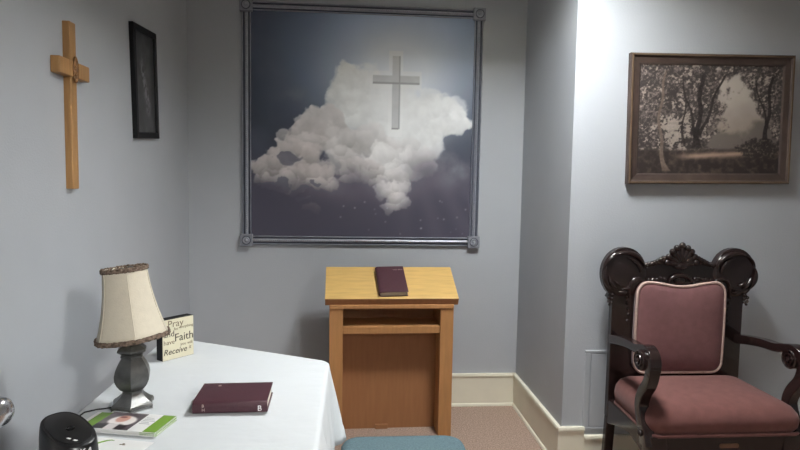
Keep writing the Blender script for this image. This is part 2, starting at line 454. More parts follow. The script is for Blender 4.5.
# ------------------------------------------------------------------ woodland painting (right wall)
PX0, PX1, PZ0, PZ1 = 1.291, 2.103, 1.405, 2.018
pw, ph = PX1-PX0, PZ1-PZ0
pt = thing('framed_painting', 'brown framed painting of dark woodland trees hanging above the carved armchair', 'picture', ((PX0+PX1)/2, YR, (PZ0+PZ1)/2), (0, math.radians(-.9), 0))
def wood_func(u, v):
    asp = 1.32; x = u*asp; y = v
    n1 = fbm(x, y, 7, 5, 101); n2 = fbm(x, y, 26, 4, 131, .6); n3 = fbm(x, y, 58, 3, 151, .7)
    c3 = lambda *a: np.array(a, float)
    sky = mixc(np.broadcast_to(c3(150, 138, 128), x.shape+(3,)), c3(188, 178, 168), sstep(.35, .8, y+.2*(n1-.5)))
    img = sky
    # far trees
    ff = sstep(.50, .40, y+(n1-.5)*.22+.05*np.sin(x*9)); img = mixc(img, c3(108, 100, 94), ff*.9)
    # canopies: two masses leaving a gap right of the middle
    gapx = (x-.92-.05*np.sin(y*5))/(.13+.20*sstep(.78, .35, y))
    can = sstep(.78, 1.12, np.abs(gapx)+(n1-.5)*1.3+(n2-.5)*.7) 
    can = np.maximum(can, sstep(.80, .92, y+(n1-.5)*.5+(n2-.5)*.2))
    can = can*sstep(.14, .26, y)
    hole = sstep(.57, .68, n2*.65+n3*.35+.25*np.exp(-(((x-.34)/.12)**2+((y-.42)/.16)**2)))
    leaf = mixc(np.broadcast_to(c3(58, 52, 51), x.shape+(3,)), c3(138, 126, 120), np.clip((n3-.42)*2.6+(n1-.5)*.7, 0, 1))
    leaf = mixc(leaf, c3(186, 174, 162), hole*.75)
    img = mixc(img, leaf, can*.96)
    # ground with a pale track
    gy = .22+.05*(n1-.5); g = sstep(gy+.02, gy-.02, y)
    gr = mixc(np.broadcast_to(c3(50, 43, 41), x.shape+(3,)), c3(96, 82, 74), np.clip((n2-.42)*2, 0, 1))
    tr = np.exp(-((y-.17-.05*(x-.6))/.026)**2)*sstep(.25, .5, x)*(.35+.9*n1)
    gr = mixc(gr, c3(184, 156, 136), np.clip(tr*.9, 0, .85))
    tr2 = np.exp(-((y-.245)/.02)**2)*np.exp(-((x-.42)/.16)**2); gr = mixc(gr, c3(176, 152, 134), np.clip(tr2*1.1*(.3+n2), 0, .8))
    img = mixc(img, gr, g)
    # trunks
    def trunk(x0, lean, w, y0, y1, c, curve=0):
        nonlocal img
        xx = x0+lean*(y-y0)+curve*(y-y0)**2+.012*np.sin(y*17+x0*9)
        ww = w*(1+1.6*np.exp(-(y-y0)/.05))*(1-.45*(y-y0))
        t = sstep(ww, ww*.7, np.abs(x-xx))*sstep(y0-.01, y0+.02, y)*sstep(y1, y1-.08, y)
        img = mixc(img, c+(n3[..., None]-.5)*40, t*.95)
    trunk(.54, .05, .028, .23, .95, c3(44, 38, 37)); trunk(.56, .36, .017, .33, .95, c3(46, 40, 38)); trunk(.53, -.28, .013, .36, .9, c3(48, 42, 40))
    trunk(.27, -.30, .020, .02, .98, c3(112, 98, 88), .3); trunk(1.18, .06, .022, .25, .95, c3(42, 37, 35)); trunk(1.20, -.30, .011, .42, .9, c3(44, 38, 36)); trunk(.41, .02, .011, .27, .8, c3(52, 45, 43))
    # bushes lower right
    bu = sstep(.0, .25, 1-np.sqrt(((x-1.12)/.24)**2+((y-.24)/.10)**2)+(n2-.5)*.9); img = mixc(img, mixc(np.broadcast_to(c3(48, 42, 40), x.shape+(3,)), c3(130, 118, 108), np.clip((n3-.5)*2.6, 0, 1)), bu*.92)
    vig = np.maximum(0, np.abs(u-.5)-.40)*0
    return img*.92-vig[..., None]
picture('canvas', pw-.10, ph-.10, 250, 190, wood_func, ART2MAT, pt, y=-.014)
def frame_side(half_w, half_h, side, prof):
    """one mitred side; prof lists (inset from outer edge, projection)"""
    bm = B(); A = []; Bv = []
    for a, d in prof:
        x, z = half_w-a, half_h-a
        p, q = {'top': ((-x, z), (x, z)), 'bottom': ((x, -z), (-x, -z)), 'left': ((-x, -z), (-x, z)), 'right': ((x, z), (x, -z))}[side]
        A.append((p[0], -d, p[1])); Bv.append((q[0], -d, q[1]))
    add_loops(bm, [A, Bv]); return bm
for s in ('top', 'bottom', 'left', 'right'):
    f = obj('frame_rail', frame_side(pw/2, ph/2, s, [(0, 0), (0, .024), (.004, .030), (.014, .030), (.020, .024), (.046, .018), (.046, 0)]), FRAMEBROWN, pt, smooth=True, angle=25)
    obj('gilt_edge', frame_side(pw/2-.003, ph/2-.003, s, [(0, .026), (.002, .032), (.009, .032), (.011, .026)]), FRAMEGILT, f)
    obj('liner', frame_side(pw/2-.044, ph/2-.044, s, [(0, .004), (0, .020), (.008, .0165), (.008, .004)]), FRAMELINER, f)

# ------------------------------------------------------------------ black-framed picture on left wall
bp = thing('framed_picture', 'small black framed dark grey picture on left wall beyond the wooden cross', 'picture', (XL, 2.823, 1.817), (0, 0, 0))
bp.rotation_euler = (0, 0, 0)
bpr = Matrix.Rotation(PI/2, 4, 'Z') @ Matrix.Rotation(math.radians(-3.4), 4, 'Y')
bp.rotation_euler = bpr.to_euler()
BWp, BHp = .300, .494
def dark_func(u, v):
    n1 = fbm(u, v*1.6, 6, 5, 201); n2 = fbm(u, v*1.6, 18, 4, 220)
    base = 66+26*(n1-.5)*2; img = np.stack([base, base, base*1.03], -1)
    fig = np.exp(-(((u-.52-.12*np.sin(v*7))/.12)**2))*sstep(.1, .3, v)*sstep(.85, .6, v)*sstep(.45, .7, n2+.1)
    return mixc(img, np.array([150., 150, 154]), np.clip(fig, 0, .8))
picture('print', BWp-.05, BHp-.05, 90, 140, dark_func, ART3MAT, bp, y=-.010)
for s in ('top', 'bottom', 'left', 'right'):
    obj('frame_rail', frame_side(BWp/2, BHp/2, s, [(0, 0), (0, .018), (.003, .020), (.024, .020), (.028, .014), (.028, 0)]), BLACKFR, bp, smooth=True, angle=25)

# ------------------------------------------------------------------ wooden wall cross
wc = thing('wooden_cross', 'light wood cross with an oval carved medallion hanging on left wall', 'cross', (XL, 2.094, 1.35))
bm = B(); add_box(bm, -.002, .024, -.0215, .0215, 0, .555); obj('upright_beam', bm, CROSSWOOD, wc, bevel=.003)
bm = B(); add_box(bm, 0, .030, -.107, .107, .373, .426)
# half-lap: the crossbar sits over the upright
obj('crossbar', bm, CROSSWOOD, wc, bevel=.003)
bm = B()
out = []
for i in range(28):
    t = 2*PI*i/28; r = 1-.12*abs(math.sin(t*2))
    out.append((.021*math.cos(t)*r, .044*math.sin(t)))
loops = [[(.029, a, .399+b) for a, b in out], [(.0325, a, .399+b) for a, b in out], [(.034, a*.86, .399+b*.9) for a, b in out], [(.0325, a*.78, .399+b*.82) for a, b in out], [(.0335, a*.4, .399+b*.45) for a, b in out]]
add_loops(bm, loops)
for k in range(7): add_ball(bm, (.0325, random.uniform(-.007, .007), .399+(k-3)*.009), .0055, (.6, 1, 1), u=8, v=6)
obj('medallion', bm, MEDAL, wc, smooth='all')

# ------------------------------------------------------------------ lectern
lc = thing('lectern', 'honey oak lectern with slanted top and open shelf against the back wall', 'lectern', (.214, 3.240, 0), (0, 0, math.radians(1.5)))
W = .334
for s in (-1, 1):
    bm = B()
    x0, x1 = sorted((s*W, s*(W-.072)))
    # side cut to follow the slope of the top
    def side(bm, x0, x1, y0, y1):
        z = lambda y: .735+.5*(y+.14)-.004
        add_prism(bm, [(y0, 0), (y1, 0), (y1, z(y1)), (y0, z(y0))], x0, x1, 'yz')
    side(bm, x0, x1, -.138, .095)
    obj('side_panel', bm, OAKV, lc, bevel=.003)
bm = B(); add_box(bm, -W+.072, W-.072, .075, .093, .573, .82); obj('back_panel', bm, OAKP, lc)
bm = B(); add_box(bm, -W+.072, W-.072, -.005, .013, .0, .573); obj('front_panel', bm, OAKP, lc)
bm = B(); add_box(bm, -W+.072, W-.072, -.128, .075, .573, .614); obj('shelf', bm, OAKV, lc, bevel=.003)
bm = B(); add_box(bm, -.075, -.005, -.02, -.005, .0, .026); obj('floor_block', bm, OAKP, lc, bevel=.002)
bm = B(); add_box(bm, -W, W, -.146, -.112, .712, .735); obj('top_moulding', bm, OAKV, lc, bevel=.005)
sl = math.atan2(.13, .262)
MT = Matrix.Translation((0, -.150, .771)) @ Matrix.Rotation(sl, 4, 'X')
bm = B()
# slanted top board with a vertical nosed front edge
add_prism(bm, [(-.150, .769), (-.147, .772), (.110, .901), (.128, .866), (-.132, .733)], -.3575, .3575, 'yz')
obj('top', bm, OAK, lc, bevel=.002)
bm = B(); add_prism(bm, [(-.1515, .7675), (-.150, .7685), (-.132, .733), (-.1335, .732)], -.357, .357, 'yz')
o = obj('front_edging', bm, OAKP, lc); o['label'] = 'darker wood edging along the top'

# ------------------------------------------------------------------ bibles
def book(name, label, loc, rotM, w, l, th, gilt):
    """w across, l along the spine; the spine lies on local -x, cover up"""
    t = thing(name, label, 'book', loc); t.rotation_euler = rotM.to_euler()
    bm = B()
    # limp leather case: one profile wrapped round the spine
    outer = [(w/2, th), (-w/2+.014, th+.001), (-w/2+.004, th-.003), (-w/2, th*.72), (-w/2-.001, th*.5), (-w/2, th*.28), (-w/2+.004, .003), (-w/2+.014, 0), (w/2, 0)]
    inner = [(w/2, .003), (-w/2+.014, .003), (-w/2+.006, .007), (-w/2+.004, th*.5), (-w/2+.006, th-.006), (-w/2+.014, th-.003), (w/2, th-.003)]
    poly = outer+inner
    add_prism(bm, poly, -l/2, l/2, 'xz')
    obj('cover', bm, LEATHER, t, smooth=True, angle=50, bevel=.001)
    bm = B(); add_box(bm, -w/2+.008, w/2-.005, -l/2+.004, l/2-.004, .003, th-.003); obj('page_block', bm, PAGES, t, bevel=.001)
    gilt(t, w, l, th)
    return t
def gilt_a(t, w, l, th):
    bm = B()
    # spine faces -x; letters stand on the spine, read along it
    S = lambda y, z: Matrix.Translation((-w/2-.0012, y, z)) @ Matrix.Rotation(-PI/2, 4, 'Z') @ Matrix.Rotation(PI/2, 4, 'X')
    add_text(bm, 'H', .012, S(l/2-.026, th*.30), .0004); add_text(bm, 'B', .012, S(l/2-.026, th*.62), .0004)
    obj('spine_lettering', bm, GOLDINK, t)
    bm = B()
    add_text(bm, 'B', .022, S(-l/2+.027, th*.24), .0004)
    obj('spine_emblem', bm, WHITE, t)
    bm = B(); add_box(bm, w/2-.03, w/2-.022, l/2-.055, l/2-.047, th, th+.0012); obj('cover_stamp', bm, GOLDINK, t)
def gilt_b(t, w, l, th):
    bm = B()
    add_text(bm, 'HOLY BIBLE', .0105, Matrix.Translation((.016, l/2-.038, th+.0008)), .0004)
    obj('cover_lettering', bm, GOLDINK, t)
# table bible: spine towards the viewer
pA = Vector((-.449, 1.652)); pB = Vector((-.231, 1.659)); dd = (pB-pA).normalized(); nn = Vector((-dd.y, dd.x))
ctr = (pA+pB)/2+nn*.080+Vector((.006, -.029))
rz = math.atan2(dd.y, dd.x)
# local -x -> -nn ; local +y -> -dd (so the spine's head is at left)
Rb = Matrix(((nn.x, -dd.x, 0), (nn.y, -dd.y, 0), (0, 0, 1))).to_4x4()
book('book', 'maroon leather bible lying on the white tablecloth beside the leaflets', (ctr.x, ctr.y, .7415), Rb, .158, .204, .035, gilt_a)
# lectern bible
ML = Matrix.Translation((.214, 3.240, 0)) @ Matrix.Rotation(math.radians(1.5), 4, 'Z') @ Matrix.Translation((.001, -.032, .8315)) @ Matrix.Rotation(sl+.010, 4, 'X') @ Matrix.Rotation(math.radians(2.5), 4, 'Z')
bk = book('book', 'maroon leather bible lying on the slanted lectern top', ML.to_translation(), ML.to_3x3().to_4x4(), .158, .235, .030, gilt_b)

# ------------------------------------------------------------------ table and tablecloth
TT = .74
A_, B_, C_, D_ = (-.752, 2.455), (-.085, 2.112), (-.085, 1.353), (-.752, 1.010)
tb = thing('table', 'trapezoid table under the white tablecloth beside the left wall', 'table', (-.42, 1.735, 0))
bm = B(); add_prism(bm, [(x+.42+(.006 if x < -.4 else -.006), y-1.735) for x, y in (A_, B_, C_, D_)], TT-.032, TT-.006, 'xy'); obj('tabletop', bm, LAMINATE, tb, bevel=.003)
for x, y in ((-.68, 2.30), (-.16, 2.02), (-.16, 1.44), (-.68, 1.16)):
    bm = B(); add_lathe(bm, [(.018, 0), (.018, .02), (.0145, .025), (.0145, TT-.032)], 16, Matrix.Translation((x+.42, y-1.735, 0))); obj('leg', bm, STEEL, tb, smooth=True)

def perimeter(poly, r, step):
    pts = []
    n = len(poly); P = [Vector(p) for p in poly]
    for i in range(n):
        p, a, b = P[i], P[i-1], P[(i+1) % n]
        ua, ub = (a-p).normalized(), (b-p).normalized()
        th = ua.angle(ub); d = r/math.tan(th/2)
        c = p+(ua+ub).normalized()*(r/math.sin(th/2))
        s0, s1 = p+ua*d, p+ub*d
        a0 = math.atan2(*(s0-c).yx); a1 = math.atan2(*(s1-c).yx)
        da = (a1-a0+PI) % (2*PI)-PI
        for k in range(9): 
            t = a0+da*k/8; pts.append((c+Vector((math.cos(t), math.sin(t)))*r, Vector((math.cos(t), math.sin(t))), i if k not in (0, 8) else -1))
        e0 = s1; nb = P[(i+1) % n]; tb_ = nb-p
        th2 = (p-nb).angle(P[(i+2) % n]-nb); d2 = r/math.tan(th2/2)
        e1 = nb+(p-nb).normalized()*d2
        m = int((e1-e0).length/step); nrm = Vector((tb_.y, -tb_.x)).normalized()
        if nrm.dot(p-Vector((-.42, 1.735))) < 0: nrm = -nrm
        for k in range(1, m): pts.append((e0.lerp(e1, k/m), nrm, -1))
    return pts
per = perimeter([A_, B_, C_, D_], .045, .010)
cen = Vector((-.42, 1.735))
loops = []
rng = np.random.RandomState(3)
for f in (.02, .12, .24, .36, .48, .60, .72, .82, .90, .95, .98):
    lp = []
    for p, n, ci in per:
        q = cen+(p-cen)*f
        w = float(fbm(np.array([q.x*1.0+q.y*1.6]), np.array([q.y*.8-q.x*.5]), 6, 3, 61)[0])
        lp.append((q.x, q.y, TT-.0022*max(0, w-.42)/.3))
    loops.append(lp)
loops.append([(p.x, p.y, TT-.0015) for p, n, c in per])
loops.append([(p.x+n.x*.006, p.y+n.y*.006, TT-.008) for p, n, c in per])
Bv = Vector(B_); Av = Vector(A_)
def drop_len(p):
    dB = (p-Bv).length
    if p.x > -.16 and p.y < 2.09: return max(.085,   .302-.36*max(0, (Bv.y-.03-p.y)))       # short right side
    return .302-.07*min(1, dB/.5)
rows = 14
for k in range(1, rows+1):
    t = k/rows; lp = []
    s = 0; prev = None
    for p, n, c in per:
        if prev is not None: s += (p-prev).length
        prev = p
        L = drop_len(p)
        dB = (p-Bv).length
        flare = .010+.026*math.exp(-(dB/.09)**2)+.02*math.exp(-((p-Vector(C_)).length/.09)**2)
        fold = .011*math.sin(s*34)+.008*math.sin(s*57+1.3)+.022*math.exp(-(dB/.14)**2)*math.sin(s*75+.6)
        off = .006+flare*t+fold*t**1.2+.004*math.sin(PI*t)
        off = max(off, .004)
        z = TT-.008-L*t+(.012*math.sin(s*50+.4)*t if t > .8 else 0)*math.exp(-(dB/.3)**2)
        lp.append((p.x+n.x*off, p.y+n.y*off, z))
    loops.append(lp)
bm = B(); add_loops(bm, loops, True, False)
tc = obj('tablecloth', bm, CLOTH, smooth='all')
so = tc.modifiers.new('thick', 'SOLIDIFY'); so.thickness = .0015; so.offset = 1
for v in tc.data.vertices: v.co.z -= .0015 if v.co.z > TT-.006 else 0
tag(tc, 'white cloth spread over the trapezoid table, hanging at its corner', 'tablecloth')

# ------------------------------------------------------------------ table lamp
LX, LY = -.621, 1.70
lamp = thing('table_lamp', 'small table lamp with cream fringed shade and faceted pewter base on the white tablecloth', 'lamp', (LX, LY, TT))
k = .00298
def facet(bm, prof, segs=6, a0=math.radians(-75)):
    add_lathe(bm, prof, segs, None, a0)
bm = B()
loops = []
for r, z, dip in ((.062, .0005, 1), (.063, .010, 0), (.060, .016, 0), (.054, .020, 0)):
    lp = []
    for i in range(6):
        a = math.radians(-75+60*i); b = math.radians(-75+60*(i+1))
        p, q = Vector((r*math.cos(a), r*math.sin(a))), Vector((r*math.cos(b), r*math.sin(b)))
        for t in (0, .15, .3, .5, .7, .85):
            w = p.lerp(q, t); w = w*(1-.05*math.sin(PI*t))
            lp.append((w.x, w.y, z+(.006 if dip and .1 < t < .9 else 0)))
    loops.append(lp)
add_loops(bm, loops, True, True)
facet(bm, [(.054, .019), (.045, .026), (.034, .036), (.029, .044), (.029, .050)])
obj('foot', bm, PEWTER, lamp, smooth=True, angle=25)
bm = B()
facet(bm, [(.026, .049), (.036, .056), (.045, .068), (.0515, .082), (.0525, .096), (.049, .112), (.042, .126), (.034, .138), (.029, .146)])
b_ = obj('body', bm, PEWTER, lamp, smooth=True, angle=25)
bm = B()
facet(bm, [(.029, .145), (.033, .148), (.033, .152), (.029, .154), (.034, .158), (.043, .164), (.042, .169), (.034, .176), (.022, .184), (.015, .190)])
obj('collar', bm, PEWTER, lamp, smooth=True, angle=25)
bm = B(); add_lathe(bm, [(.013, .188), (.013, .235), (.017, .238), (.017, .275), (.004, .28), (.003, .395), (.007, .397), (.007, .404), (.001, .406)], 16); obj('stem', bm, PEWTER, lamp, smooth=True)
sh = bpy.data.objects.new('lamp_shade_pivot', None)
bpy.data.objects.remove(sh)
tilt = Matrix.Translation((.004, 0, .200)) @ Matrix.Rotation(math.radians(-6.5), 4, 'Y') @ Matrix.Rotation(math.radians(-1.5), 4, 'X')
zb, zt = .005, .200
def rad(t): return .0625+.034*(1-t)**1.9+.004*(1-t)   # bell curve, t = 0 at the hem
def shade_loop(t, grow=0, segs=6, sub=10):
    lp = []
    for i in range(segs):
        for q in range(sub):
            a = (i+q/sub)*2*PI/segs+math.radians(-66)
            h = abs(q/sub-.5)*2
            r = (rad(t)+grow)*(1-.055*(1-h**2))
            lp.append(tilt @ Vector((r*math.cos(a), r*math.sin(a), zb+(zt-zb)*t)))
    return lp
bm = B(); add_loops(bm, [shade_loop(i/14) for i in range(15)], False, False)
shd = obj('lamp_shade', bm, SHADE, lamp, smooth=True, angle=60)
so = shd.modifiers.new('thick', 'SOLIDIFY'); so.thickness = .0015; so.offset = -1
for i in range(6):
    bm = B(); a = i*PI/3+math.radians(-66)
    add_tube(bm, [tilt @ Vector(((rad(t)+.0006)*math.cos(a), (rad(t)+.0006)*math.sin(a), zb+(zt-zb)*t)) for t in [j/14 for j in range(15)]], .0011, 6)
    obj('seam', bm, SHADE, shd, smooth='all')
bm = B()
for a in (0, 2*PI/3, 4*PI/3): add_tube(bm, [tilt @ Vector((0, 0, zt-.004)), tilt @ Vector((.066*math.cos(a), .066*math.sin(a), zt-.004))], .0015, 6)
obj('shade_spider', bm, PEWTER, shd)
def fringe(t, hgt, grow):
    bm = B(); N = 120
    base = shade_loop(t, grow, 6, 20)
    up = (tilt.to_3x3() @ Vector((0, 0, 1)))
    rs = random.Random(int(t*10)+2)
    for j in (-1, 0, 1):
        pts = []; rr = []
        for p in base: pts.append(p+up*(j*hgt*.32+rs.uniform(-.001, .001))); rr.append(.0032+rs.uniform(-.0009, .0012))
        add_tube(bm, pts, rr, 6, True)
    return bm
obj('fringe', fringe(.0, .011, .001), FRINGE, shd, smooth='all')
obj('fringe', fringe(.985, .010, .001), FRINGE, shd, smooth='all')
bm = B()
pts = [(-.052, -.018, .004), (-.072, -.022, .0025), (-.088, -.026, .0025), (-.098, -.034, .0025), (-.114, -.045, .0022), (-.117, -.08, .0022), (-.117, -.16, .0022), (-.112, -.28, .0022), (-.100, -.38, .0022)]
add_tube(bm, pts, .0022, 8)
obj('cord', bm, BLACKPL, lamp, smooth='all')

# ------------------------------------------------------------------ block sign
sg_d = Vector((.083, .095)).normalized()
sg = thing('block_sign', 'small cream block sign with black sides and faith lettering, behind the table lamp', 'sign', (0, 0, 0))
ang = math.atan2(sg_d.y, sg_d.x)
fl = Vector((-.669, 2.115)); fr = Vector((-.582, 2.206))
SW, SH, SD = (fr-fl).length, .148, .038
mid = (fl+fr)/2
sg.location = (mid.x, mid.y, TT); sg.rotation_euler = (0, 0, ang)
bm = B(); add_box(bm, -SW/2, SW/2, .001, SD, 0, SH); obj('block', bm, BLACKFR, sg, bevel=.001)
bm = B(); add_box(bm, -SW/2+.001, SW/2-.001, -.0005, .001, .001, SH-.001); obj('face_panel', bm, SIGNFACE, sg)
def sign_text(rows, m, nm):
    for s, size, x, z, shear in rows:
        bm = B()
        add_text(bm, s, size, Matrix.Translation((-SW/2+x*SW, -.0008, z*SH)) @ Matrix.Rotation(PI/2, 4, 'X'), .0004, shear)
        obj(nm, bm, m, sg)
sign_text([('Faith', .0405, .37, .43, 0), ('and', .030, .035, .57, 0), ('Receive', .030, .02, .135, .25)], SIGNINK, 'bold_lettering')
sign_text([('Pray', .036, .16, .80, 0), ('for', .015, .36, .71, 0), ('everything', .0138, .52, .735, 0), ('have', .024, .03, .385, 0), ('you will', .016, .56, .30, 0), ('it', .018, .83, .18, .2)], SIGNINKP, 'fine_lettering')

# ------------------------------------------------------------------ pencil sharpener (black, oval)
ps = thing('pencil_sharpener', 'black plastic electric pencil sharpener with slanted oval top at table end', 'pencil sharpener', (-.586, 1.245, TT), (0, 0, math.radians(-40)))
def oval(a, b, n=48, e=2.5):
    o = []
    for i in range(n):
        t = 2*PI*i/n; c, s = math.cos(t), math.sin(t)
        o.append((a*math.copysign(abs(c)**(2/e), c), b*math.copysign(abs(s)**(2/e), s)))
    return o
def zt_(x, y): return .131-.26*x
bm = B(); lps = []
for sc, f in ((.90, 0), (.93, .03), (1.0, .25), (1.03, .5), (1.02, .75), (.985, .93), (.96, .98), (.92, 1.0)):
    lps.append([(x*sc, y*sc, zt_(x*sc, y*sc)*f) for x, y in oval(.068, .045)])
add_loops(bm, lps)
obj('body', bm, BLACKPL, ps, smooth=True, angle=45)
bm = B(); add_loops(bm, [[(x*s, y*s, zt_(x*s, y*s)+d) for x, y in oval(.056, .036)] for s, d in ((1, -.001), (1, .0012), (.96, .0018))])
obj('top_panel', bm, BLACKPL, ps, smooth=True, angle=45)
bm = B(); Mh = Matrix.Translation((.004, .002, zt_(.004, 0)+.0016))
add_lathe(bm, [(.0085, -.001), (.0085, .0018), (.007, .0024), (.0045, .001), (.0045, -.0005)], 20, Mh)
obj('pencil_hole', bm, BLACKGL, ps, smooth=True)
bm = B(); 
for q in (0, .012): add_box(bm, -.006, .006, -.002, .002, 0, .001, Matrix.Translation((.033+q, -.016+q*.6, zt_(.033+q, 0)+.0016)) @ Matrix.Rotation(.3, 4, 'Z'))
obj('indicator_window', bm, WHITE, ps)
bm = B()
Mw = Matrix.Translation((.0665, -.012, .098)) @ Matrix.Rotation(math.radians(78), 4, 'Z') @ Matrix.Rotation(PI/2, 4, 'X')
add_text(bm, 'X-A', .014, Mw, .0015, .3); obj('lettering', bm, WHITE, ps)

# ------------------------------------------------------------------ leaflets
def leaflet_photo(u, v):
    n = fbm(u*1.3, v, 6, 4, 301)
    c3 = lambda *a: np.array(a, float)
    img = np.broadcast_to(c3(92, 84, 88), u.shape+(3,))+(n[..., None]-.5)*60
    img = mixc(img, c3(236, 228, 224), sstep(1, .75, np.sqrt(((u-.55)/.42)**2+((v-.50)/.36)**2)))
    img = mixc(img, c3(206, 158, 142), sstep(1, .7, np.sqrt(((u-.50)/.20)**2+((v-.62)/.24)**2)))
    img = mixc(img, c3(120, 62, 58), sstep(1, .6, np.sqrt(((u-.46)/.12)**2+((v-.72)/.06)**2)))
    img = mixc(img, c3(44, 36, 38), sstep(.34, .22, v+.10*(n-.5))*sstep(.9, .8, u))
    img = mixc(img, c3(214, 208, 206), sstep(.30, .34, u)*sstep(.62, .58, u)*sstep(.33, .27, v))
    return img
def leaflet(label, loc, rz, w, d, photo, greens, top=True):
    t = thing('leaflet', label, 'leaflet', loc, (0, 0, rz), 'leaflets on the table')
    bm = B(); add_box(bm, -w/2, w/2, -d/2, d/2, 0, .0012)
    obj('sheet', bm, PAPER, t)
    if photo:
        x0, x1 = photo
        o = picture('photo', (x1-x0), d-.004, 60, 50, leaflet_photo, BROMAT, t, 0, .0003)
        o.location = ((x0+x1)/2, 0, .0016); o.rotation_euler = (-PI/2, 0, 0)
    for x0, x1, sk in greens:
        bm = B(); add_prism(bm, [(x0, -d/2+.001), (x1, -d/2+.001), (x1+sk, d/2-.001), (x0+sk, d/2-.001)], .0012, .0016, 'xy'); obj('green_band', bm, GREEN, t)
    return t
c0 = Vector((-.585, 1.562)); rz0 = math.radians(-12)
leaflet('bottom leaflet of the pile beside the pencil sharpener, green band at its left end', (-.612, 1.583, TT+.0002), rz0+.02, .20, .115, None, [(-.088, -.055, 0)])
zz = TT+.0018
for i in range(6):
    leaflet('white leaflet inside the small pile, hidden under the photo leaflet' if i < 6 else '', (-.566+random.uniform(-.003, .003), 1.556+random.uniform(-.002, .002), zz), rz0+random.uniform(-.02, .02), .178, .108, None, [(.048, .089, 0)])
    zz += .0018
lt = leaflet('top leaflet of the pile, with a face photo and bright green end', (-.566, 1.556, zz), rz0, .178, .108, (-.089, .012), [(.054, .089, 0)])
for j in range(5):
    bm = B(); add_box(bm, .018, .018+.022+.006*(j % 3), .028-.009*j, .0305-.009*j, .0012, .0015); obj('text_line', bm, PAPERTXT, lt)
t2 = thing('paper_sheet', 'white paper with a green leaf drawing, in front of the leaflet pile', 'paper', (-.575, 1.425, TT+.0002), (0, 0, math.radians(-14)))
bm = B(); add_box(bm, -.08, .08, -.055, .055, 0, .0008); obj('sheet', bm, PAPER, t2)
bm = B(); 
pts = [(-.075+.055*i/10, -.03+.075*math.sin(i/10*PI*.55), .001) for i in range(11)]; add_tube(bm, pts, [.0006+.0016*math.sin(PI*i/10) for i in range(11)], 6)
obj('leaf_drawing', bm, GREEN, t2)
bm = B(); add_box(bm, .005, .020, .026, .030, .0008, .0011); add_box(bm, .010, .016, .031, .035, .0008, .0011); obj('printed_mark', bm, SIGNINKP, t2)

# ------------------------------------------------------------------ teal stool
st = thing('stool', 'teal upholstered backless seat in front of the lectern', 'stool', (.193, 1.925, 0))
def rrect(hw, hd, r, n=8):
    o = []
    for sx, sy, a0 in ((1, 1, 0), (-1, 1, PI/2), (-1, -1, PI), (1, -1, 1.5*PI)):
        for i in range(n+1):
            a = a0+PI/2*i/n; o.append((sx*(hw-r)+r*math.cos(a), sy*(hd-r)+r*math.sin(a)))
    return o
bm = B(); add_loops(bm, [[(x, y, z) for x, y in rrect(.227-i, .225-i, .075-min(i, .05))] for i, z in ((.012, .385), (.002, .392), (0, .41), (.002, .43), (.010, .441), (.03, .447), (.08, .450), (.15, .451))])
obj('seat_cushion', bm, TEAL, st, smooth='all')
bm = B(); add_loops(bm, [[(x, y, z) for x, y in rrect(.215, .205, .06)] for z in (.35, .386)]); obj('seat_frame', bm, STEEL, st, bevel=.003)
for sx in (-1, 1):
    for sy in (-1, 1):
        bm = B(); add_tube(bm, [(sx*.17, sy*.16, .355), (sx*.19, sy*.18, .0)], .0125, 12); obj('leg', bm, STEEL, st, smooth=True)

# ------------------------------------------------------------------ carved armchair
CX, CY = 1.528, 2.42
ch = thing('armchair', 'carved dark mahogany armchair with rose velvet seat and padded back by right wall', 'armchair', (CX, CY, 0))
yb = .20                                    # front face of the back, local
def mirror(pts): return pts+[(-x, z) for x, z in reversed(pts)]
# back panel outline, right half from the bottom up; ears are set on separately
half = [(.320, .30), (.320, .84), (.333, .862), (.345, .875), (.336, .89), (.350, .905)]
ear_c = (.268, .985); ear_r = .112
a0, a1 = math.radians(-42), math.radians(170)
for i in range(22):
    a = a0+(a1-a0)*i/21; rr = ear_r*(1-.05*math.cos(2*a))
    half.append((ear_c[0]+rr*math.cos(a), ear_c[1]+rr*math.sin(a)*1.04))
half += [(.168, .998), (.170, 1.018), (.155, 1.012), (.150, 1.028), (.125, 1.030), (.105, 1.040), (.07, 1.050), (0, 1.055)]
bm = B(); out = mirror(half)
add_prism(bm, out, yb, yb+.034, 'xz')
back = obj('back_frame', bm, MAHOG, ch, smooth=True, angle=30, bevel=.006, seg=3)
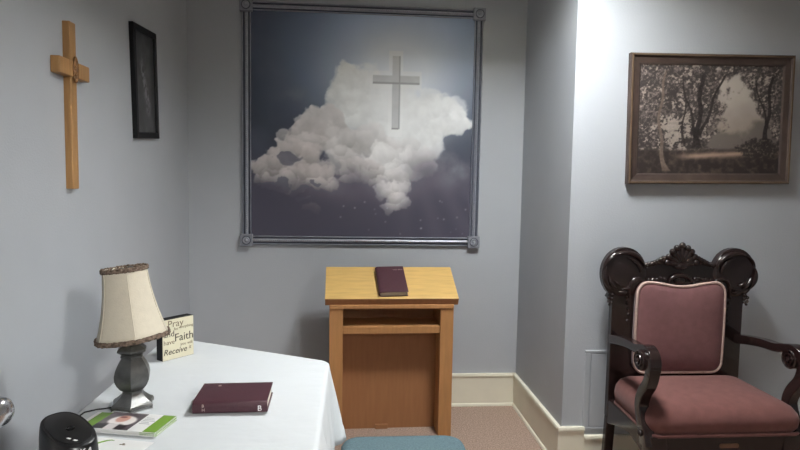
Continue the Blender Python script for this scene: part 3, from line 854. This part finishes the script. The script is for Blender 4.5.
# scroll ears: a domed roundel with crescent leaves
for s in (-1, 1):
    bm = B()
    Me = Matrix.Translation((s*ear_c[0], yb+.002, ear_c[1])) @ Matrix.Rotation(PI/2, 4, 'X')
    add_lathe(bm, [(.108, -.004), (.108, .002), (.104, .006), (.09, .008), (.060, .009), (.03, .010), (.001, .010)], 40, Me)
    def cres(a0, a1, r, w, lift):
        pts = []; rr = []
        for i in range(13):
            a = math.radians(a0+(a1-a0)*i/12); pts.append((s*(ear_c[0]+r*math.cos(a)), yb-lift, ear_c[1]+r*math.sin(a))); rr.append(max(.0015, w*math.sin(PI*(i+.4)/12.8)))
        add_tube(bm, pts, rr, 8)
    cres(-100, -70, .088, .010, .010); cres(-120, -78, .070, .007, .012); cres(60, 165, .098, .012, .012); cres(-50, 20, .098, .012, .012); cres(-62, -8, .078, .010, .012); cres(95, 178, .074, .010, .012); cres(-75, -35, .058, .008, .013); cres(20, 62, .102, .006, .010)
    obj('ear_scroll', bm, MAHOG, ch, smooth='all')
    # small beads below the ear
    bm = B()
    for i, (dx, dz) in enumerate(((.322, .886), (.338, .872), (.324, .868), (.338, .855), (.326, .850), (.334, .840))):
        add_ball(bm, (s*dx, yb-.002, dz), .0095-.0006*i)
    obj('bead_carving', bm, MAHOG, ch, smooth='all')
    bm = B()
    for i in range(7): add_ball(bm, (s*(.248+.006*math.sin(i)), yb-.002, .93-.028*i), .009-.0007*i, (1, .8, 1.3))
    obj('pendant_carving', bm, MAHOG, ch, smooth='all')
    # leaf sweeping over the cushion's corner
    bm = B()
    pts = [(s*(.232-.055*math.cos(math.radians(a))), yb-.008, .905+.060*math.sin(math.radians(a))) for a in range(180, -1, -15)]
    pts = [(s*x, yb-.008, z) for x, z in ((.243, .87), (.246, .91), (.240, .94), (.222, .958), (.200, .962), (.178, .955), (.16, .948))]
    add_tube(bm, pts, [.003, .007, .011, .013, .011, .008, .003], 8)
    for i in range(6): add_ball(bm, (s*(.150-.016*i), yb-.006, .958-.004*i), .009, (1.2, .8, .8))
    obj('leaf_carving', bm, MAHOG, ch, smooth='all')
    # knobbled run from ear to crest
    bm = B()
    for i in range(7): add_ball(bm, (s*(.165-.016*i), yb+.004, 1.026+.0030*i), .0125+.0012*(i % 3), (1, .9, .9))
    obj('ridge_carving', bm, MAHOG, ch, smooth='all')
# shell crest
bm = B()
for i, a in enumerate((-82, -60, -38, -19, 0, 19, 38, 60, 82)):
    L = (.078, .080, .084, .090, .099, .090, .084, .080, .078)[i]; t = math.radians(a)
    Mx = Matrix.Rotation(t, 4, 'Y')
    c = Vector((0, yb-.004, 1.030))+Mx @ Vector((0, 0, L*.52))
    add_ball(bm, c, 1, (.0155, .016, L*.48), Mx, 10, 8)
    c = Vector((0, yb-.010, 1.030))+Mx @ Vector((0, 0, L*.90))
    add_ball(bm, c, .0155, (1, .9, 1), Mx)
for s in (-1, 1):
    for i in range(5): add_ball(bm, (s*(.084+.014*i), yb-.003, 1.056-.006*i), .0145-.001*i)
add_ball(bm, (0, yb-.006, 1.022), .03, (1.2, .5, .6))
obj('shell_crest', bm, MAHOG, ch, smooth='all')
bm = B()
add_tube(bm, [(.055*math.cos(math.radians(a)), yb-.008, .945+.034*math.sin(math.radians(a))) for a in range(0, 181, 12)], [.004+.006*math.sin(math.radians(a)) for a in range(0, 181, 12)], 8)
add_ball(bm, (0, yb-.004, .955), .024, (1.3, .4, .8))
for s in (-1, 1):
    for i in range(4): add_ball(bm, (s*(.075+.018*i), yb-.006, .962+.004*math.sin(i*2)), .009, (1.3, .8, .8))
obj('arch_carving', bm, MAHOG, ch, smooth='all')
# padded back
def pad_outline(n=96, inset=0.):
    o = []
    hw, z0, z1 = .212-inset, .520+inset, .940-inset
    base = rrect(hw, (z1-z0)/2, .045, 14)
    # resample with straight runs
    P = [Vector(p) for p in base]; res = []
    tot = sum((P[(i+1) % len(P)]-P[i]).length for i in range(len(P)))
    acc = 0; k = 0
    for i in range(len(P)):
        a, b = P[i], P[(i+1) % len(P)]; L = (b-a).length
        while k*tot/n <= acc+L+1e-9 and k < n:
            res.append(a.lerp(b, (k*tot/n-acc)/L if L else 0)); k += 1
        acc += L
    for p in res:
        x, z = p.x, p.y+(z0+z1)/2
        w = max(0, (z-(z0+z1)/2)/((z1-z0)/2))**2
        z += w*(.010*math.cos(x/hw*PI*1.25)*-1)
        z += (1-w)*0
        x *= 1+.02*math.sin((z-z0)/(z1-z0)*PI)
        o.append((x, z))
    return o
bm = B(); lps = []
for ins, d in ((0, .0), (0, .016), (.004, .024), (.014, .030), (.04, .038), (.09, .044), (.15, .047)):
    lps.append([(x, yb-d, z) for x, z in pad_outline(96, ins)])
add_loops(bm, lps)
bc = obj('back_cushion', bm, VELVETB, ch, smooth='all')
bm = B(); add_tube(bm, [(x, yb-.024, z) for x, z in pad_outline(96, .002)], .0066, 8, True)
pp = obj('piping', bm, PIPING, bc, smooth='all'); pp['label'] = 'pale pink piping'
# seat rails, legs
def quad_ring(hwf, hwr, yf, yr, r=.03, n=6):
    o = []
    for (sx, y, hw, a0) in ((1, yr, hwr, 0), (-1, yr, hwr, PI/2), (-1, yf, hwf, PI), (1, yf, hwf, 1.5*PI)):
        for i in range(n+1):
            a = a0+PI/2*i/n; cy = y-r if y == yr else y+r
            o.append((sx*(hw-r)+r*math.cos(a), cy+r*math.sin(a)))
    return o
yf = -.205
bm = B(); add_box(bm, -.30, .30, yf, yf+.045, .285, .385)
sr = obj('front_rail', bm, MAHOG, ch, bevel=.008, seg=3)
bm = B(); add_loops(bm, [[(x, yf-d, z) for x, z in [(a+.012, b+.343) for a, b in rrect(.042, .009, .008, 4)]] for d in (-.002, .003)]); obj('plate', bm, BRASS, sr, bevel=.001)
for s in (-1, 1):
    bm = B()
    add_prism(bm, [(yf+.045, .385), (yb+.01, .385), (yb+.01, .265), (.10, .30), (0, .315), (-.10, .295), (yf+.045, .27)], s*.275, s*.318, 'yz'); obj('side_rail', bm, MAHOG, ch, bevel=.006)
    # front leg with a carved knee and block foot
    bm = B()
    lp = []
    for z, r, dy in ((.0, .030, -.012), (.03, .034, -.012), (.055, .024, -.006), (.12, .024, .0), (.20, .032, .0), (.26, .040, -.006), (.31, .042, -.008), (.385, .040, 0)):
        lp.append([(s*.287+x, yf+.032+dy+y, z) for x, y in rrect(r, r, r*.45, 4)])
    add_loops(bm, lp)
    for z in (.31, .285, .262): add_ball(bm, (s*.287, yf-.012+.002, z), .016, (1.2, .5, .8))
    obj('front_leg', bm, MAHOG, ch, smooth=True, angle=45)
    bm = B(); add_prism(bm, [(yb, .30), (yb+.034, .30), (yb+.060, 0), (yb+.030, 0)], s*.320, s*.276, 'yz'); obj('rear_leg', bm, MAHOG, ch, bevel=.005)
# seat cushion
bm = B(); lps = []
for ins, z in ((.012, .380), (.000, .388), (-.012, .410), (-.016, .440), (-.010, .468), (.006, .490), (.03, .503), (.08, .514), (.15, .519)):
    lps.append([(x, y, z+ (.006*(y/.2) if z > .45 else 0)) for x, y in quad_ring(.314-ins, .300-ins, yf+.004+ins, yb-.012-max(ins, 0)*.6, max(.02, .05-ins*.2))])
add_loops(bm, lps)
sc_ = obj('seat_cushion', bm, VELVET, ch, smooth='all')
bm = B(); add_tube(bm, [(x, y, .388) for x, y in quad_ring(.320, .304, yf-.004, yb-.02, .035)], .008, 8, True)
pp = obj('piping', bm, VELVET, sc_, smooth='all')
# arms: a scrolled armrest running down into an S-shaped support
def catmull(P, n=6):
    P = [Vector(p) for p in P]; out = []
    for i in range(len(P)-1):
        p0, p1, p2, p3 = P[max(i-1, 0)], P[i], P[i+1], P[min(i+2, len(P)-1)]
        for k in range(n):
            t = k/n; out.append(.5*((2*p1)+(-p0+p2)*t+(2*p0-5*p1+4*p2-p3)*t*t+(-p0+3*p1-3*p2+p3)*t**3))
    out.append(P[-1]); return out
def ribbon(path, widths, x0, x1):
    """swept bar with rounded top, path in the y-z plane, between two x planes given per point"""
    lps = []
    n = len(path)
    for i, p in enumerate(path):
        t = (path[min(i+1, n-1)]-path[max(i-1, 0)]).normalized(); nr = Vector((-t.y, t.x))
        w = widths(i/(n-1))/2; a, b = x0(i/(n-1)), x1(i/(n-1))
        sec = []
        for u, v in ((0, -1), (1, -1), (1, .55), (.85, .85), (.5, 1), (.15, .85), (0, .55)):
            q = p+nr*(w*v); sec.append((a+(b-a)*u, q.x, q.y))
        lps.append(sec)
    bm = B(); add_loops(bm, lps); return bm
for s in (-1, 1):
    xi = lambda t: s*(.283+.018*t); xo = lambda t: s*(.325+.022*t)
    top = catmull([(yb+.01, .672), (.12, .688), (.03, .700), (-.05, .704), (-.11, .718), (-.150, .724), (-.186, .708), (-.200, .672), (-.190, .635)], 6)
    arm = obj('armrest', ribbon(top, lambda t: .046-.006*math.sin(PI*t), lambda t: xi(t), lambda t: xo(t)), MAHOG, ch, smooth=True, angle=50, bevel=.003)
    lo = catmull([(-.182, .70), (-.194, .655), (-.178, .600), (-.138, .545), (-.120, .490), (-.140, .430), (-.170, .385), (-.18, .34)], 6)
    obj('arm_support', ribbon(lo, lambda t: .060-.012*math.sin(PI*t)+.012*t, lambda t: s*.303, lambda t: s*.346), MAHOG, arm, smooth=True, angle=50, bevel=.003)
    bm = B()
    for side in (-1, 1):
        Mx = Matrix.Translation((s*.3245+side*.024, -.140, .682)) @ Matrix.Rotation(side*PI/2, 4, 'Y')
        add_lathe(bm, [(.042, -.022), (.042, .004), (.037, .009), (.033, .002), (.027, .002), (.024, .009), (.019, .009), (.016, .002), (.012, .002), (.010, .010), (.001, .013)], 28, Mx)
    obj('volute', bm, MAHOG, arm, smooth=True, angle=35)
    bm = B(); add_ball(bm, (s*.325, -.150, .41), .03, (.75, .8, 1.2)); add_ball(bm, (s*.345, -.165, .385), .014); obj('knuckle', bm, MAHOG, arm, smooth='all')

# ------------------------------------------------------------------ camera and view
M = np.array([[0.9967083964472104, 0.01129523617149026, 0.08027944999475836], [-0.07917070344356121, -0.07748622039157055, 0.9938450006744919], [0.017446265155681193, -0.9969294374674966, -0.07633691467997937]])
cam = bpy.data.cameras.new('camera'); co = bpy.data.objects.new('camera', cam); C.objects.link(co)
R = Matrix([[M[i][0], -M[i][1], -M[i][2]] for i in range(3)])
co.matrix_world = Matrix.Translation((0, 0, 1.40)) @ R.to_4x4()
cam.sensor_width = 36; cam.lens = 590/800*36; cam.clip_start = .02
sc = bpy.context.scene
sc.camera = co
w = bpy.data.worlds.new('world'); sc.world = w; w.use_nodes = True
w.node_tree.nodes['Background'].inputs[0].default_value = (.5, .52, .55, 1); w.node_tree.nodes['Background'].inputs[1].default_value = .05
sc.view_settings.view_transform = 'Standard'; sc.view_settings.look = 'None'; sc.view_settings.gamma = 1
sc.view_settings.use_curve_mapping = False
sc.view_settings.exposure = 0
